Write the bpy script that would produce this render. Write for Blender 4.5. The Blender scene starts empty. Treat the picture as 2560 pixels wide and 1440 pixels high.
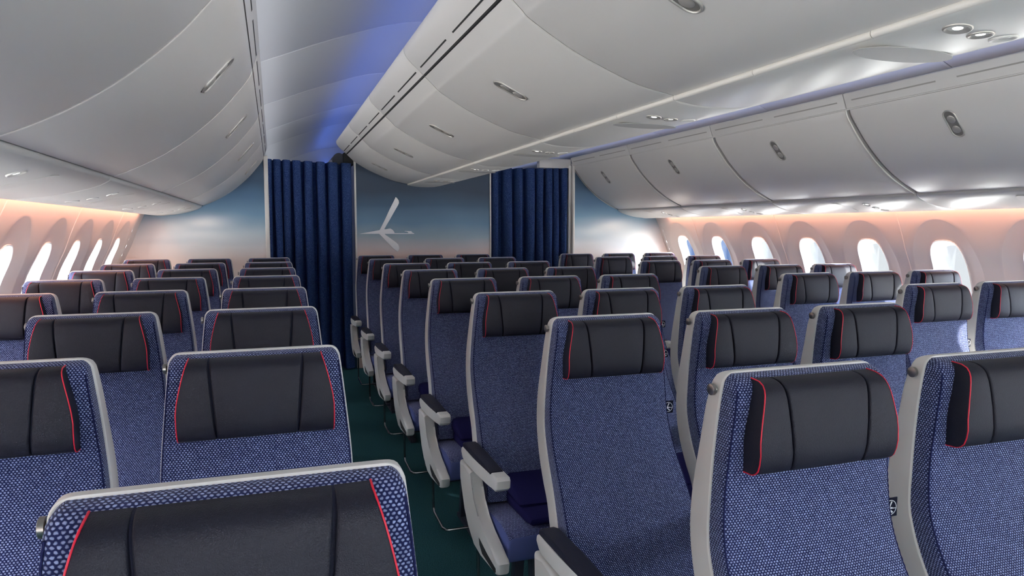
import bpy, bmesh, math
from mathutils import Vector
from math import sin, cos, pi, sqrt

SC = bpy.context.scene
COL = SC.collection
EYE = 1.425            # eye height above the cabin floor
CX = 1.485             # cabin centre line (camera stands at x = 0)

# ------------------------------------------------------------------ materials
def new_mat(name):
    m = bpy.data.materials.new(name); m.use_nodes = True
    nt = m.node_tree
    b = nt.nodes['Principled BSDF']
    return m, nt, b

def simple(name, col, rough=.5, metal=0., spec=.5, bump=0., bscale=400., coat=0.):
    m, nt, b = new_mat(name)
    b.inputs['Base Color'].default_value = (*col, 1)
    b.inputs['Roughness'].default_value = rough
    b.inputs['Metallic'].default_value = metal
    b.inputs['Specular IOR Level'].default_value = spec
    if coat: b.inputs['Coat Weight'].default_value = coat
    tc = nt.nodes.new('ShaderNodeTexCoord')
    n = nt.nodes.new('ShaderNodeTexNoise'); n.inputs['Scale'].default_value = bscale
    n.inputs['Detail'].default_value = 3
    nt.links.new(tc.outputs['Object'], n.inputs['Vector'])
    if bump:
        bp = nt.nodes.new('ShaderNodeBump'); bp.inputs['Strength'].default_value = bump
        bp.inputs['Distance'].default_value = .0015
        nt.links.new(n.outputs['Fac'], bp.inputs['Height'])
        nt.links.new(bp.outputs['Normal'], b.inputs['Normal'])
    return m

def mth(nt, op, a, b=None, c=None, clamp=False):
    n = nt.nodes.new('ShaderNodeMath'); n.operation = op; n.use_clamp = clamp
    for i, v in enumerate((a, b, c)):
        if v is None: continue
        if isinstance(v, (int, float)): n.inputs[i].default_value = v
        else: nt.links.new(v, n.inputs[i])
    return n.outputs[0]

def mixrgb(nt, fac, a, b):
    n = nt.nodes.new('ShaderNodeMix'); n.data_type = 'RGBA'
    if isinstance(fac, (int, float)): n.inputs[0].default_value = fac
    else: nt.links.new(fac, n.inputs[0])
    for i, v in ((6, a), (7, b)):
        if isinstance(v, tuple): n.inputs[i].default_value = (*v, 1)
        else: nt.links.new(v, n.inputs[i])
    return n.outputs[2]

def woven(name, pu, pv, base, dots, a=.40, bump=.6, slant=0.):
    """dots of pale yarn in offset rows on a navy ground, laid out in metres on the UV map"""
    m, nt, b = new_mat(name)
    uv = nt.nodes.new('ShaderNodeUVMap')
    sp = nt.nodes.new('ShaderNodeSeparateXYZ'); nt.links.new(uv.outputs[0], sp.inputs[0])
    wob = nt.nodes.new('ShaderNodeTexNoise'); wob.inputs['Scale'].default_value = 260.; wob.inputs['Detail'].default_value = 2
    nt.links.new(uv.outputs[0], wob.inputs['Vector'])
    ws = nt.nodes.new('ShaderNodeSeparateColor'); nt.links.new(wob.outputs['Color'], ws.inputs[0])
    u = mth(nt, 'ADD', mth(nt, 'DIVIDE', sp.outputs[0], pu), mth(nt, 'MULTIPLY', mth(nt, 'SUBTRACT', ws.outputs[0], .5), .55))
    v = mth(nt, 'ADD', mth(nt, 'DIVIDE', sp.outputs[1], pv), mth(nt, 'MULTIPLY', mth(nt, 'SUBTRACT', ws.outputs[1], .5), .55))
    if slant: u = mth(nt, 'ADD', u, mth(nt, 'MULTIPLY', v, slant))
    row = mth(nt, 'FLOOR', v)
    off = mth(nt, 'MULTIPLY', mth(nt, 'FLOORED_MODULO', row, 2.), .5)
    us = mth(nt, 'ADD', u, off)
    fu = mth(nt, 'SUBTRACT', mth(nt, 'FRACT', us), .5); fv = mth(nt, 'SUBTRACT', mth(nt, 'FRACT', v), .5)
    cell = nt.nodes.new('ShaderNodeCombineXYZ')
    nt.links.new(mth(nt, 'FLOOR', us), cell.inputs[0]); nt.links.new(row, cell.inputs[1])
    wn = nt.nodes.new('ShaderNodeTexWhiteNoise'); wn.noise_dimensions = '2D'
    nt.links.new(cell.outputs[0], wn.inputs['Vector'])
    d = mth(nt, 'SQRT', mth(nt, 'ADD', mth(nt, 'POWER', mth(nt, 'ABSOLUTE', mth(nt, 'DIVIDE', fu, a)), 2.),
                            mth(nt, 'POWER', mth(nt, 'ABSOLUTE', mth(nt, 'DIVIDE', fv, .42)), 2.)))
    mask = mth(nt, 'SUBTRACT', 1., mth(nt, 'SMOOTH_MIN', 1., mth(nt, 'POWER', d, 4.), .2), clamp=True)
    bright = mth(nt, 'MULTIPLY', mask, mth(nt, 'ADD', .62, mth(nt, 'MULTIPLY', wn.outputs['Value'], .5)))
    nt.links.new(mixrgb(nt, bright, base, dots), b.inputs['Base Color'])
    b.inputs['Roughness'].default_value = .85
    b.inputs['Specular IOR Level'].default_value = .15
    b.inputs['Sheen Weight'].default_value = .15
    bp = nt.nodes.new('ShaderNodeBump'); bp.inputs['Strength'].default_value = bump
    bp.inputs['Distance'].default_value = .002
    nt.links.new(mask, bp.inputs['Height']); nt.links.new(bp.outputs['Normal'], b.inputs['Normal'])
    return m

def leather(name, col, rough=.46):
    m, nt, b = new_mat(name)
    tc = nt.nodes.new('ShaderNodeTexCoord')
    n = nt.nodes.new('ShaderNodeTexNoise'); n.inputs['Scale'].default_value = 800; n.inputs['Detail'].default_value = 2
    nt.links.new(tc.outputs['Object'], n.inputs['Vector'])
    b.inputs['Base Color'].default_value = (*col, 1)
    b.inputs['Roughness'].default_value = rough
    b.inputs['Specular IOR Level'].default_value = .30
    bp = nt.nodes.new('ShaderNodeBump'); bp.inputs['Strength'].default_value = .5; bp.inputs['Distance'].default_value = .0015
    nt.links.new(n.outputs['Fac'], bp.inputs['Height']); nt.links.new(bp.outputs['Normal'], b.inputs['Normal'])
    return m

def speckled(name, c0, c1, scale, rough=.9, lo=.5, hi=.72):
    m, nt, b = new_mat(name)
    tc = nt.nodes.new('ShaderNodeTexCoord')
    n = nt.nodes.new('ShaderNodeTexNoise'); n.inputs['Scale'].default_value = scale; n.inputs['Detail'].default_value = 4
    nt.links.new(tc.outputs['Object'], n.inputs['Vector'])
    r = nt.nodes.new('ShaderNodeValToRGB')
    r.color_ramp.elements[0].position = lo; r.color_ramp.elements[0].color = (*c0, 1)
    r.color_ramp.elements[1].position = hi; r.color_ramp.elements[1].color = (*c1, 1)
    nt.links.new(n.outputs['Fac'], r.inputs[0]); nt.links.new(r.outputs[0], b.inputs['Base Color'])
    b.inputs['Roughness'].default_value = rough; b.inputs['Specular IOR Level'].default_value = .1
    bp = nt.nodes.new('ShaderNodeBump'); bp.inputs['Strength'].default_value = .5; bp.inputs['Distance'].default_value = .002
    nt.links.new(n.outputs['Fac'], bp.inputs['Height']); nt.links.new(bp.outputs['Normal'], b.inputs['Normal'])
    return m

def mural(name, clouds):
    """printed dusk sky on the bulkhead laminate"""
    m, nt, b = new_mat(name)
    tc = nt.nodes.new('ShaderNodeTexCoord')
    sp = nt.nodes.new('ShaderNodeSeparateXYZ'); nt.links.new(tc.outputs['Object'], sp.inputs[0])
    mp = nt.nodes.new('ShaderNodeMapping'); mp.inputs['Scale'].default_value = (1.5, 1, 3.5)
    nt.links.new(tc.outputs['Object'], mp.inputs[0])
    n = nt.nodes.new('ShaderNodeTexNoise'); n.inputs['Scale'].default_value = 1.3; n.inputs['Detail'].default_value = 1
    nt.links.new(mp.outputs[0], n.inputs['Vector'])
    z = mth(nt, 'ADD', sp.outputs[2], mth(nt, 'MULTIPLY', mth(nt, 'SUBTRACT', n.outputs['Fac'], .5), .10))
    f = mth(nt, 'DIVIDE', mth(nt, 'SUBTRACT', z, 1.0), 1.0)
    r = nt.nodes.new('ShaderNodeValToRGB'); cr = r.color_ramp
    stops = MURAL_SIDE if clouds else MURAL_MID
    while len(cr.elements) < len(stops): cr.elements.new(.5)
    for e, (p, c) in zip(cr.elements, stops): e.position = p; e.color = (*c, 1)
    nt.links.new(f, r.inputs[0])
    out = r.outputs[0]
    for (cx, cz, rx, rz, k) in clouds:
        dx = mth(nt, 'DIVIDE', mth(nt, 'SUBTRACT', sp.outputs[0], cx), rx)
        dz = mth(nt, 'DIVIDE', mth(nt, 'SUBTRACT', z, cz), rz)
        g = mth(nt, 'POWER', 2.718, mth(nt, 'MULTIPLY', -1., mth(nt, 'ADD', mth(nt, 'MULTIPLY', dx, dx), mth(nt, 'MULTIPLY', dz, dz))))
        out = mixrgb(nt, mth(nt, 'MULTIPLY', g, k, clamp=True), out, (.93, .95, .96))
    nt.links.new(out, b.inputs['Base Color'])
    b.inputs['Roughness'].default_value = .55
    return m

def glow(name, col, s):
    m, nt, b = new_mat(name)
    b.inputs['Base Color'].default_value = (*col, 1)
    b.inputs['Emission Color'].default_value = (*col, 1); b.inputs['Emission Strength'].default_value = s
    return m

def pane(name):
    m = bpy.data.materials.new(name); m.use_nodes = True; nt = m.node_tree
    nt.nodes.clear()
    o = nt.nodes.new('ShaderNodeOutputMaterial'); mx = nt.nodes.new('ShaderNodeMixShader')
    t = nt.nodes.new('ShaderNodeBsdfTransparent'); t.inputs[0].default_value = (.93, .96, .98, 1)
    g = nt.nodes.new('ShaderNodeBsdfGlossy'); g.inputs['Roughness'].default_value = .05
    mx.inputs[0].default_value = .04
    nt.links.new(t.outputs[0], mx.inputs[1]); nt.links.new(g.outputs[0], mx.inputs[2]); nt.links.new(mx.outputs[0], o.inputs[0])
    return m

# printed bulkhead colours: position 0..1 spans z = 1.0 .. 2.0
MURAL_MID = [(0., (.90, .70, .62)), (.15, (.86, .66, .60)), (.23, (.66, .60, .61)), (.33, (.38, .48, .54)),
             (.48, (.155, .275, .40)), (.66, (.055, .110, .185)), (.80, (.030, .052, .090))]
MURAL_SIDE = [(0., (.92, .82, .74)), (.14, (.93, .84, .79)), (.26, (.80, .81, .82)), (.38, (.46, .59, .67)),
              (.55, (.18, .32, .46)), (.70, (.085, .175, .29)), (.86, (.042, .088, .155))]

M = {
    'fabric': woven('woven seat fabric', .0059, .0042, (.008, .013, .070), (.37, .44, .70), a=.34),
    'pan': woven('ribbed seat pan fabric', .0052, .0040, (.016, .022, .11), (.42, .48, .82), slant=.25),
    'side': simple('plain blue fabric', (.105, .135, .34), .9, spec=.1, bump=.3, bscale=900),
    'seam': simple('navy seam thread', (.014, .018, .075), .85, spec=.1, bump=.6, bscale=700),
    'leather': leather('navy leather', (.0095, .0100, .020), .50),
    'leather_side': leather('navy leather side', (.010, .012, .035), .6),
    'pad': leather('armrest pad leather', (.012, .013, .028), .5),
    'piping': simple('red piping', (.66, .010, .040), .5),
    'shell': simple('warm grey seat plastic', (.77, .755, .715), .42, bump=.05, bscale=1500),
    'metal': simple('brushed dark metal', (.34, .32, .30), .3, metal=1.),
    'chrome': simple('dark steel bar', (.32, .32, .33), .22, metal=1.),
    'dark': simple('cavity shade and dark housing', (.012, .013, .014), .7),  # near-black stands in for shade inside slots and gaps; also the track housing
    'slot': simple('grey slot', (.36, .34, .32), .6),  # lighter slot tone, used on the right-hand bins
    'frame': simple('seat frame dark grey', (.022, .026, .045), .5),
    'bin': simple('bin gloss plastic', (.69, .667, .645), .32, spec=.5),
    'binshadow': simple('bin plastic in shade', (.42, .40, .39), .5),  # darker copy of the bin plastic, shade behind the doors put into colour
    'trimw': simple('cream trim', (.80, .77, .72), .35),
    'wall': simple('sidewall panel', (.76, .73, .72), .5),
    'reveal': simple('window reveal white', (.88, .88, .88), .4),
    'ceil': simple('ceiling panel', (.72, .73, .75), .45),
    'handle': simple('satin nickel latch', (.50, .48, .45), .42, metal=.5),
    'latch': simple('latch recess shade', (.20, .19, .178), .45, metal=.2),  # dark floor colour imitates the shade of a sunken recess
    'carpet': speckled('teal carpet', (.016, .055, .064), (.040, .135, .150), 260, lo=.42, hi=.62),
    'curtain': speckled('blue curtain wool', (.024, .055, .19), (.22, .36, .78), 330, lo=.48, hi=.70),
    'blanket': simple('navy fleece', (.013, .012, .065), .95, spec=.08, bump=.4, bscale=700),
    'logo': simple('silver white emblem', (.96, .96, .98), .35),
    'tag': simple('navy woven label', (.006, .007, .018), .8, spec=.1),
    'mark': simple('silver print', (.72, .72, .74), .5),
    'lens': glow('reading lamp lens', (1., .96, .9), 4.),
    'psu': simple('service panel plastic', (.74, .73, .70), .35),
    'oval': simple('grey oval lens', (.44, .435, .425), .5, spec=.3),
    'hull': simple('fuselage lining', (.30, .30, .30), .8),
    'pane': pane('acrylic pane'),
    'mural_mid': mural('printed dusk mural', []),
    'mural_left': mural('printed dusk mural left', [(-.60, 1.475, .20, .065, .95), (-.86, 1.42, .17, .07, .9), (-.68, 1.36, .50, .06, .7)]),
    'mural_right': mural('printed dusk mural right', [(3.50, 1.45, .20, .07, .95), (3.75, 1.34, .32, .11, .9), (3.3, 1.40, .25, .06, .6)]),
}

# ------------------------------------------------------------------ helpers
def link(name, bm, mats, parent=None, smooth=40, loc=None):
    me = bpy.data.meshes.new(name)
    bmesh.ops.recalc_face_normals(bm, faces=bm.faces)
    bm.to_mesh(me); bm.free()
    for m in (mats if isinstance(mats, (list, tuple)) else [mats]): me.materials.append(m)
    if smooth:
        for p in me.polygons: p.use_smooth = True
        me.set_sharp_from_angle(angle=math.radians(smooth))
    o = bpy.data.objects.new(name, me); COL.objects.link(o)
    if parent: o.parent = parent
    if loc: o.location = loc
    return o

def thing(name, label, cat, loc=(0, 0, 0), group=None):
    o = bpy.data.objects.new(name, None); COL.objects.link(o)
    o.empty_display_size = .1; o.location = loc
    return tag(o, label, cat, group)

def tag(o, label, cat, group=None):
    o['label'] = label; o['category'] = cat
    if group: o['group'] = group
    return o

def struct(o):
    o['kind'] = 'structure'; return o

def dup(root, loc, label=None):
    r = root.copy(); COL.objects.link(r); r.location = loc
    if label: r['label'] = label
    for ch in list(root.children):
        c = ch.copy(); COL.objects.link(c); c.parent = r
        for g in list(ch.children):
            d = g.copy(); COL.objects.link(d); d.parent = c
    return r

def loft(bm, secs, uvs=None, cap=(True, True), closed=True, mat=0):
    rows = [[bm.verts.new(p) for p in s] for s in secs]
    lay = bm.loops.layers.uv.verify() if uvs else None
    n = len(secs[0])
    for i in range(len(rows) - 1):
        for j in range(n if closed else n - 1):
            k = (j + 1) % n
            f = bm.faces.new((rows[i][j], rows[i][k], rows[i + 1][k], rows[i + 1][j]))
            f.material_index = mat
            if lay:
                ku = k if k else n
                for lp, (a, b) in zip(f.loops, ((i, j), (i, ku), (i + 1, ku), (i + 1, j))):
                    lp[lay].uv = (uvs[a][0][b], uvs[a][1][b])
    for c, r in ((cap[0], rows[0]), (cap[1], rows[-1])):
        if c:
            try:
                f = bm.faces.new(r); f.material_index = mat
                if lay:
                    for lp in f.loops: lp[lay].uv = (lp.vert.co.x, lp.vert.co.y)
            except ValueError: pass
    return rows

def rsec(x0, x1, yf, yb, rf, rb, n=4, m=4, bulge=0.):
    """rounded section in plan, counter-clockwise from the middle of the rear side; yf < yb"""
    w = x1 - x0
    rf = min(rf, w * .49, (yb - yf) * .49); rb = min(rb, w * .49, (yb - yf) * .49)
    P = [((x0 + x1) / 2, yb)]
    def arc(cx, cy, r, a0, a1):
        for i in range(n + 1):
            a = a0 + (a1 - a0) * i / n
            P.append((cx + r * cos(a), cy + r * sin(a)))
    arc(x0 + rb, yb - rb, rb, pi / 2, pi)
    arc(x0 + rf, yf + rf, rf, pi, 1.5 * pi)
    for i in range(1, m):
        t = i / m; P.append((x0 + rf + (w - 2 * rf) * t, yf - bulge * (1 - (2 * t - 1) ** 2)))
    arc(x1 - rf, yf + rf, rf, 1.5 * pi, 2 * pi)
    arc(x1 - rb, yb - rb, rb, 0, pi / 2)
    return P

def lerp_table(T, z):
    if z <= T[0][0]: return T[0][1:]
    for a, b in zip(T, T[1:]):
        if z <= b[0]:
            t = (z - a[0]) / (b[0] - a[0])
            return tuple(p + (q - p) * t for p, q in zip(a[1:], b[1:]))
    return T[-1][1:]

def smooth_table(T, z):
    """Catmull-Rom through the table rows"""
    if z <= T[0][0]: return T[0][1:]
    for i in range(len(T) - 1):
        a, b = T[i], T[i + 1]
        if z <= b[0]:
            h = b[0] - a[0]; t = (z - a[0]) / h
            p0 = T[max(i - 1, 0)]; p3 = T[min(i + 2, len(T) - 1)]
            out = []
            for k in range(1, len(a)):
                ma = (b[k] - p0[k]) / max(b[0] - p0[0], 1e-6) * h
                mb = (p3[k] - a[k]) / max(p3[0] - a[0], 1e-6) * h
                out.append((2*t**3 - 3*t*t + 1) * a[k] + (t**3 - 2*t*t + t) * ma + (-2*t**3 + 3*t*t) * b[k] + (t**3 - t*t) * mb)
            return tuple(out)
    return T[-1][1:]

def catmull(pts, n):
    out = []
    for i in range(len(pts) - 1):
        p0 = pts[max(i - 1, 0)]; p1 = pts[i]; p2 = pts[i + 1]; p3 = pts[min(i + 2, len(pts) - 1)]
        for k in range(n):
            t = k / n
            out.append(tuple(.5 * (2*b + (c - a) * t + (2*a - 5*b + 4*c - d) * t*t + (-a + 3*b - 3*c + d) * t**3)
                             for a, b, c, d in zip(p0, p1, p2, p3)))
    out.append(tuple(pts[-1])); return out

def tube(bm, path, r, n=8, mat=0, cap=True):
    P = [Vector(p) for p in path]; secs = []
    up = Vector((0, 0, 1))
    prev = None
    for i, p in enumerate(P):
        d = (P[min(i + 1, len(P) - 1)] - P[max(i - 1, 0)]).normalized()
        if prev is None:
            a = d.cross(up)
            if a.length < .01: a = d.cross(Vector((1, 0, 0)))
            a.normalize()
        else:
            a = (prev - d * prev.dot(d)).normalized()
        prev = a; b = d.cross(a)
        secs.append([p + (a * cos(2*pi*k/n) + b * sin(2*pi*k/n)) * r for k in range(n)])
    loft(bm, secs, cap=(cap, cap), mat=mat)

def box(bm, x0, x1, y0, y1, z0, z1, bev=0., seg=2, mat=0):
    r = bmesh.ops.create_cube(bm, size=1.)
    for v in r['verts']:
        v.co = Vector((x0 + (v.co.x + .5) * (x1 - x0), y0 + (v.co.y + .5) * (y1 - y0), z0 + (v.co.z + .5) * (z1 - z0)))
    es = list({e for v in r['verts'] for e in v.link_edges})
    for f in {f for v in r['verts'] for f in v.link_faces}: f.material_index = mat
    if bev: bmesh.ops.bevel(bm, geom=es, offset=bev, segments=seg, affect='EDGES', profile=.5)

def prism(bm, poly, x0, x1, bev=0., seg=3, mat=0):
    """extrude a (y, z) outline from x0 to x1"""
    a = [bm.verts.new((x0, y, z)) for y, z in poly]; b = [bm.verts.new((x1, y, z)) for y, z in poly]
    n = len(poly); fs = [bm.faces.new(a), bm.faces.new(b[::-1])]
    for i in range(n): fs.append(bm.faces.new((a[i], b[i], b[(i + 1) % n], a[(i + 1) % n])))
    for f in fs: f.material_index = mat
    if bev:
        es = list({e for f in fs[:2] for e in f.edges})
        bmesh.ops.bevel(bm, geom=es, offset=bev, segments=seg, affect='EDGES', profile=.5)

def disc_z(bm, c, nrm, r, h, n=20, ry=None, mat=0):
    """short cylinder with centre c along nrm; r along the cabin (y), ry across"""
    c = Vector(c); nrm = Vector(nrm).normalized(); ry = ry or r
    a = Vector((0, 1, 0)); b = nrm.cross(a).normalized()
    secs = []
    for t, k in ((0, 1.), (h * .7, 1.), (h, .93)):
        secs.append([c + nrm * t + a * (r * k * cos(2*pi*i/n)) + b * (ry * k * sin(2*pi*i/n)) for i in range(n)])
    loft(bm, secs, cap=(True, True), mat=mat)

# ------------------------------------------------------------------ the seat
#          z     yf     yb     hw      shell (front edge, rear edge, half width)
SHELL = [(.46, -.240, -.185, .203), (.53, -.205, -.145, .202), (.60, -.167, -.105, .200), (.67, -.135, -.075, .198), (.72, -.108, -.037, .196),
         (.79, -.064, .004, .193), (.87, -.033, .026, .191), (.95, -.029, .027, .188), (1.05, -.026, .018, .179),
         (1.12, -.027, .012, .1715), (1.155, -.029, .003, .1672), (1.167, -.030, -.003, .166), (1.173, -.0305, -.010, .1655), (1.177, -.031, -.019, .165)]
#          z     yf
CUSH = [(.45, -.305), (.52, -.275), (.60, -.236), (.67, -.196), (.72, -.164), (.79, -.116), (.87, -.078),
        (.95, -.066), (1.05, -.066), (1.12, -.068), (1.15, -.066), (1.168, -.064)]
ZT, RC = 1.177, .022
def hwz(z, tab_hw, zt=ZT, r=RC):
    d = z - (zt - r)
    return tab_hw if d <= 0 else tab_hw - r + sqrt(max(r * r - d * d, 0))

def zlist(z0, z1, n, tail):
    return [z0 + (z1 - z0) * i / n for i in range(n)] + tail

def seat_shell_bm():
    bm = bmesh.new(); secs = []
    for z in zlist(.46, 1.135, 30, [1.135, 1.153, 1.158, 1.163, 1.168, 1.172, 1.1745, 1.1762, 1.177]):
        yf, yb, hw = smooth_table(SHELL, z)
        h = hwz(z, hw)
        s = rsec(-h, h, yf, yb, .003, .007 if z < 1.165 else .004, m=6)
        secs.append([(x, y, z) for x, y in s])
    loft(bm, secs)
    return bm

def uvrow(sec):
    u = [0.]
    n = len(sec)
    for j in range(n):
        a, b = sec[j], sec[(j + 1) % n]
        u.append(u[-1] + math.dist(a[:2], b[:2]))
    mid = u[-1] / 2
    return [t - mid for t in u]

def back_cushion_bm():
    bm = bmesh.new(); secs = []; uv = []; vprev = 0; py = None
    for z in zlist(.45, 1.10, 34, [1.10, 1.115, 1.13, 1.145, 1.153, 1.159, 1.164, 1.168, 1.171, 1.1735]):
        yf = smooth_table(CUSH, z)[0]
        sf, sb, hw = smooth_table(SHELL, z)
        h = hwz(z, hw - .0045, 1.1755, .020)
        t = max(0, (z - 1.145) / .0285)          # roll the upper edge
        yf2 = yf + .030 * (1 - sqrt(max(0, 1 - t * t)))
        s = rsec(-h, h, yf2, sf + .006, .012, .003, n=5, m=12, bulge=.007 if z < 1.12 else .003)
        sec = [(x, y, z) for x, y in s]
        if py is not None: vprev += math.dist((py, pz), (yf2, z))
        py, pz = yf2, z
        secs.append(sec); uv.append((uvrow(sec), [vprev] * (len(sec) + 1)))
    loft(bm, secs, uv)
    return bm

# headrest: outline and depth tables against height
HW_OUT = [(1.010, .1465), (1.05, .1475), (1.08, .147), (1.12, .1395), (1.15, .132), (1.168, .1265)]
HW_IN = [(1.010, .0755), (1.168, .0885)]
HY = [(1.010, -.084), (1.0125, -.095), (1.018, -.103), (1.028, -.109), (1.05, -.112), (1.09, -.110), (1.13, -.1045), (1.145, -.101), (1.155, -.096), (1.161, -.090), (1.165, -.082), (1.167, -.074), (1.168, -.064)]
HZ = [1.010, 1.0115, 1.014, 1.018, 1.024, 1.035, 1.05, 1.07, 1.09, 1.11, 1.125, 1.138, 1.148, 1.155, 1.160, 1.164, 1.1665, 1.168]
def headrest_center_bm():
    bm = bmesh.new(); secs = []
    for z in HZ:
        w = lerp_table(HW_IN, z)[0] - .0017; y = lerp_table(HY, z)[0]
        secs.append([(a, b, z) for a, b in rsec(-w, w, y, -.050, .0045, .001, n=3, m=6, bulge=.002)])
    loft(bm, secs)
    return bm

def headrest_base_bm():
    bm = bmesh.new(); secs = []
    for z in HZ:
        w = smooth_table(HW_OUT, z)[0] - .004; y = lerp_table(HY, z)[0] + .010
        y = min(y, -.056)
        secs.append([(a, b, z * .999 + .0008) for a, b in rsec(-w, w, y, -.045, .004, .001, n=2, m=2)])
    loft(bm, secs)
    return bm

def headrest_wing_bm(s):
    bm = bmesh.new(); secs = []
    for z in HZ:
        wi = lerp_table(HW_IN, z)[0] + .0017; wo = smooth_table(HW_OUT, z)[0]; y = lerp_table(HY, z)[0]
        P = rsec(wi, wo, y, -.050, .004, .001, n=3, m=4, bulge=.0015)
        if s < 0: P = [(-a, b) for a, b in P][::-1]
        secs.append([(a, b, z) for a, b in P])
    loft(bm, secs)
    return bm

def piping_bm(s):
    bm = bmesh.new()
    path = [(s * .1462, -.062, 1.0095)]
    for z in [1.0115, 1.015, 1.022, 1.035, 1.05, 1.07, 1.09, 1.11, 1.125, 1.138, 1.148, 1.156, 1.162, 1.1665]:
        path.append((s * (smooth_table(HW_OUT, z)[0] - .0008), lerp_table(HY, z)[0] + .0012, z + (.0006 if z > 1.16 else 0)))
    path.append((s * .1262, -.054, 1.1690))
    tube(bm, path, .0012, 6)
    return bm

def seam_bm(s):
    bm = bmesh.new(); path = []; k = 0
    for i in range(120):
        z = .47 + (1.150 - .47) * i / 119
        yf = smooth_table(CUSH, z)[0]; hw = smooth_table(SHELL, z)[2] - .0045
        path.append((s * (hw - .0036 + .0005 * (i % 2)), yf + .0034 - .0006 * (i % 2), z))
    tube(bm, path, .0017, 5)
    return bm

def hook_bm():
    bm = bmesh.new()
    x = -.165
    for (x0, x1, r0, r1) in ((x + .004, x - .007, .0080, .0062), (x - .007, x - .0125, .0104, .0104)):
        secs = []
        prof = [(x0, r0 * .9), (x0, r0), (x1, r1), (x1 - .0008, r1 * .85)]
        for xx, r in prof:
            secs.append([(xx, -.011 + r * cos(2*pi*k/16), 1.143 + r * sin(2*pi*k/16)) for k in range(16)])
        loft(bm, secs)
    return bm

def seat_pan_bm():
    bm = bmesh.new(); secs = []; uv = []
    T = [(-.545, .352, .404, .196), (-.542, .340, .418, .202), (-.530, .333, .431, .206), (-.51, .330, .438, .208), (-.46, .328, .445, .209),
         (-.38, .328, .442, .210), (-.30, .330, .436, .210), (-.22, .333, .428, .210), (-.15, .338, .418, .208)]
    v = 0; prev = None
    for y, z0, z1, hw in T:
        P = rsec(-hw, hw, -z1, -z0, .020, .008, n=4, m=12, bulge=.006)
        sec = [(a, y, -b) for a, b in P]
        if prev: v += math.dist(prev, (y, z1))
        prev = (y, z1)
        secs.append(sec); u = uvrow([(a, -c) for a, _, c in sec]); uv.append((u, [v] * (len(sec) + 1)))
    loft(bm, secs, uv)
    bm.normal_update()
    for f in bm.faces:
        c = f.calc_center_median()
        if abs(f.normal.x) > .6 or c.y < -.541 or c.z < .36: f.material_index = 1
    return bm

def armrest_bm(x):
    bm = bmesh.new()
    prism(bm, [(-.150, .612), (-.146, .596), (-.165, .578), (-.190, .570), (-.34, .578), (-.50, .590), (-.566, .592), (-.582, .604), (-.585, .630), (-.575, .641), (-.525, .640), (-.512, .628), (-.30, .622), (-.165, .620)],
          x - .025, x + .025, .007)
    return bm
def armpad_bm(x):
    bm = bmesh.new()
    prism(bm, [(-.158, .616), (-.165, .634), (-.19, .641), (-.33, .642), (-.49, .6405), (-.508, .637), (-.512, .624), (-.30, .618)], x - .0225, x + .0245, .006)
    return bm
def armlink_bm(x):
    bm = bmesh.new()
    box(bm, x - .012, x + .012, -.205, -.165, .36, .58, .004)
    return bm
PANEL = [(-.135, .560), (-.150, .50), (-.172, .44), (-.200, .395), (-.250, .350), (-.330, .312), (-.42, .318), (-.585, .326), (-.605, .336), (-.612, .372), (-.596, .384),
         (-.530, .392), (-.45, .412), (-.385, .440), (-.325, .470), (-.300, .51), (-.292, .565), (-.20, .560)]
def panel_bm(x):
    bm = bmesh.new(); c = x * (1 + .007 / HP); prism(bm, PANEL, c - .0215, c + .0215, .012, 4); return bm
def panel_slot_bm(x, s):
    bm = bmesh.new()
    P = [(-.400, .372), (-.408, .350), (-.440, .332), (-.580, .3335), (-.592, .340), (-.590, .352), (-.50, .358)]
    xo = x + s * .028
    prism(bm, P, min(xo, xo + s * .0012), max(xo, xo + s * .0012))
    return bm
def leg_bm(x):
    bm = bmesh.new()
    prism(bm, [(-.16, .0), (-.20, .0), (-.245, .30), (-.245, .336), (-.195, .336), (-.20, .30)], x - .018, x + .018, .004, 2)
    prism(bm, [(-.40, .0), (-.44, .0), (-.40, .30), (-.40, .336), (-.35, .336), (-.35, .30)], x - .018, x + .018, .004, 2)
    box(bm, x - .02, x + .02, -.47, -.13, .0, .022, .004)
    return bm
def frame_bm():
    bm = bmesh.new()
    box(bm, -.225, .225, -.49, -.18, .310, .335, .006)
    tube(bm, [(-.23, -.22, .315), (.23, -.22, .315)], .018, 10)
    tube(bm, [(-.23, -.42, .315), (.23, -.42, .315)], .018, 10)
    return bm
def bar_bm():
    bm = bmesh.new()
    p = [(-.195, -.16, .31), (-.195, -.16, .10), (-.195, -.165, .07), (-.195, -.185, .055), (-.195, -.36, .05), (-.185, -.385, .05), (-.17, -.39, .05), (.20, -.39, .05)]
    tube(bm, p, .006, 8)
    return bm
def label_tag_bm():
    bm = bmesh.new(); box(bm, .165, .212, -.0585, -.056, .880, .917, .0008, 1); return bm
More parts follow.
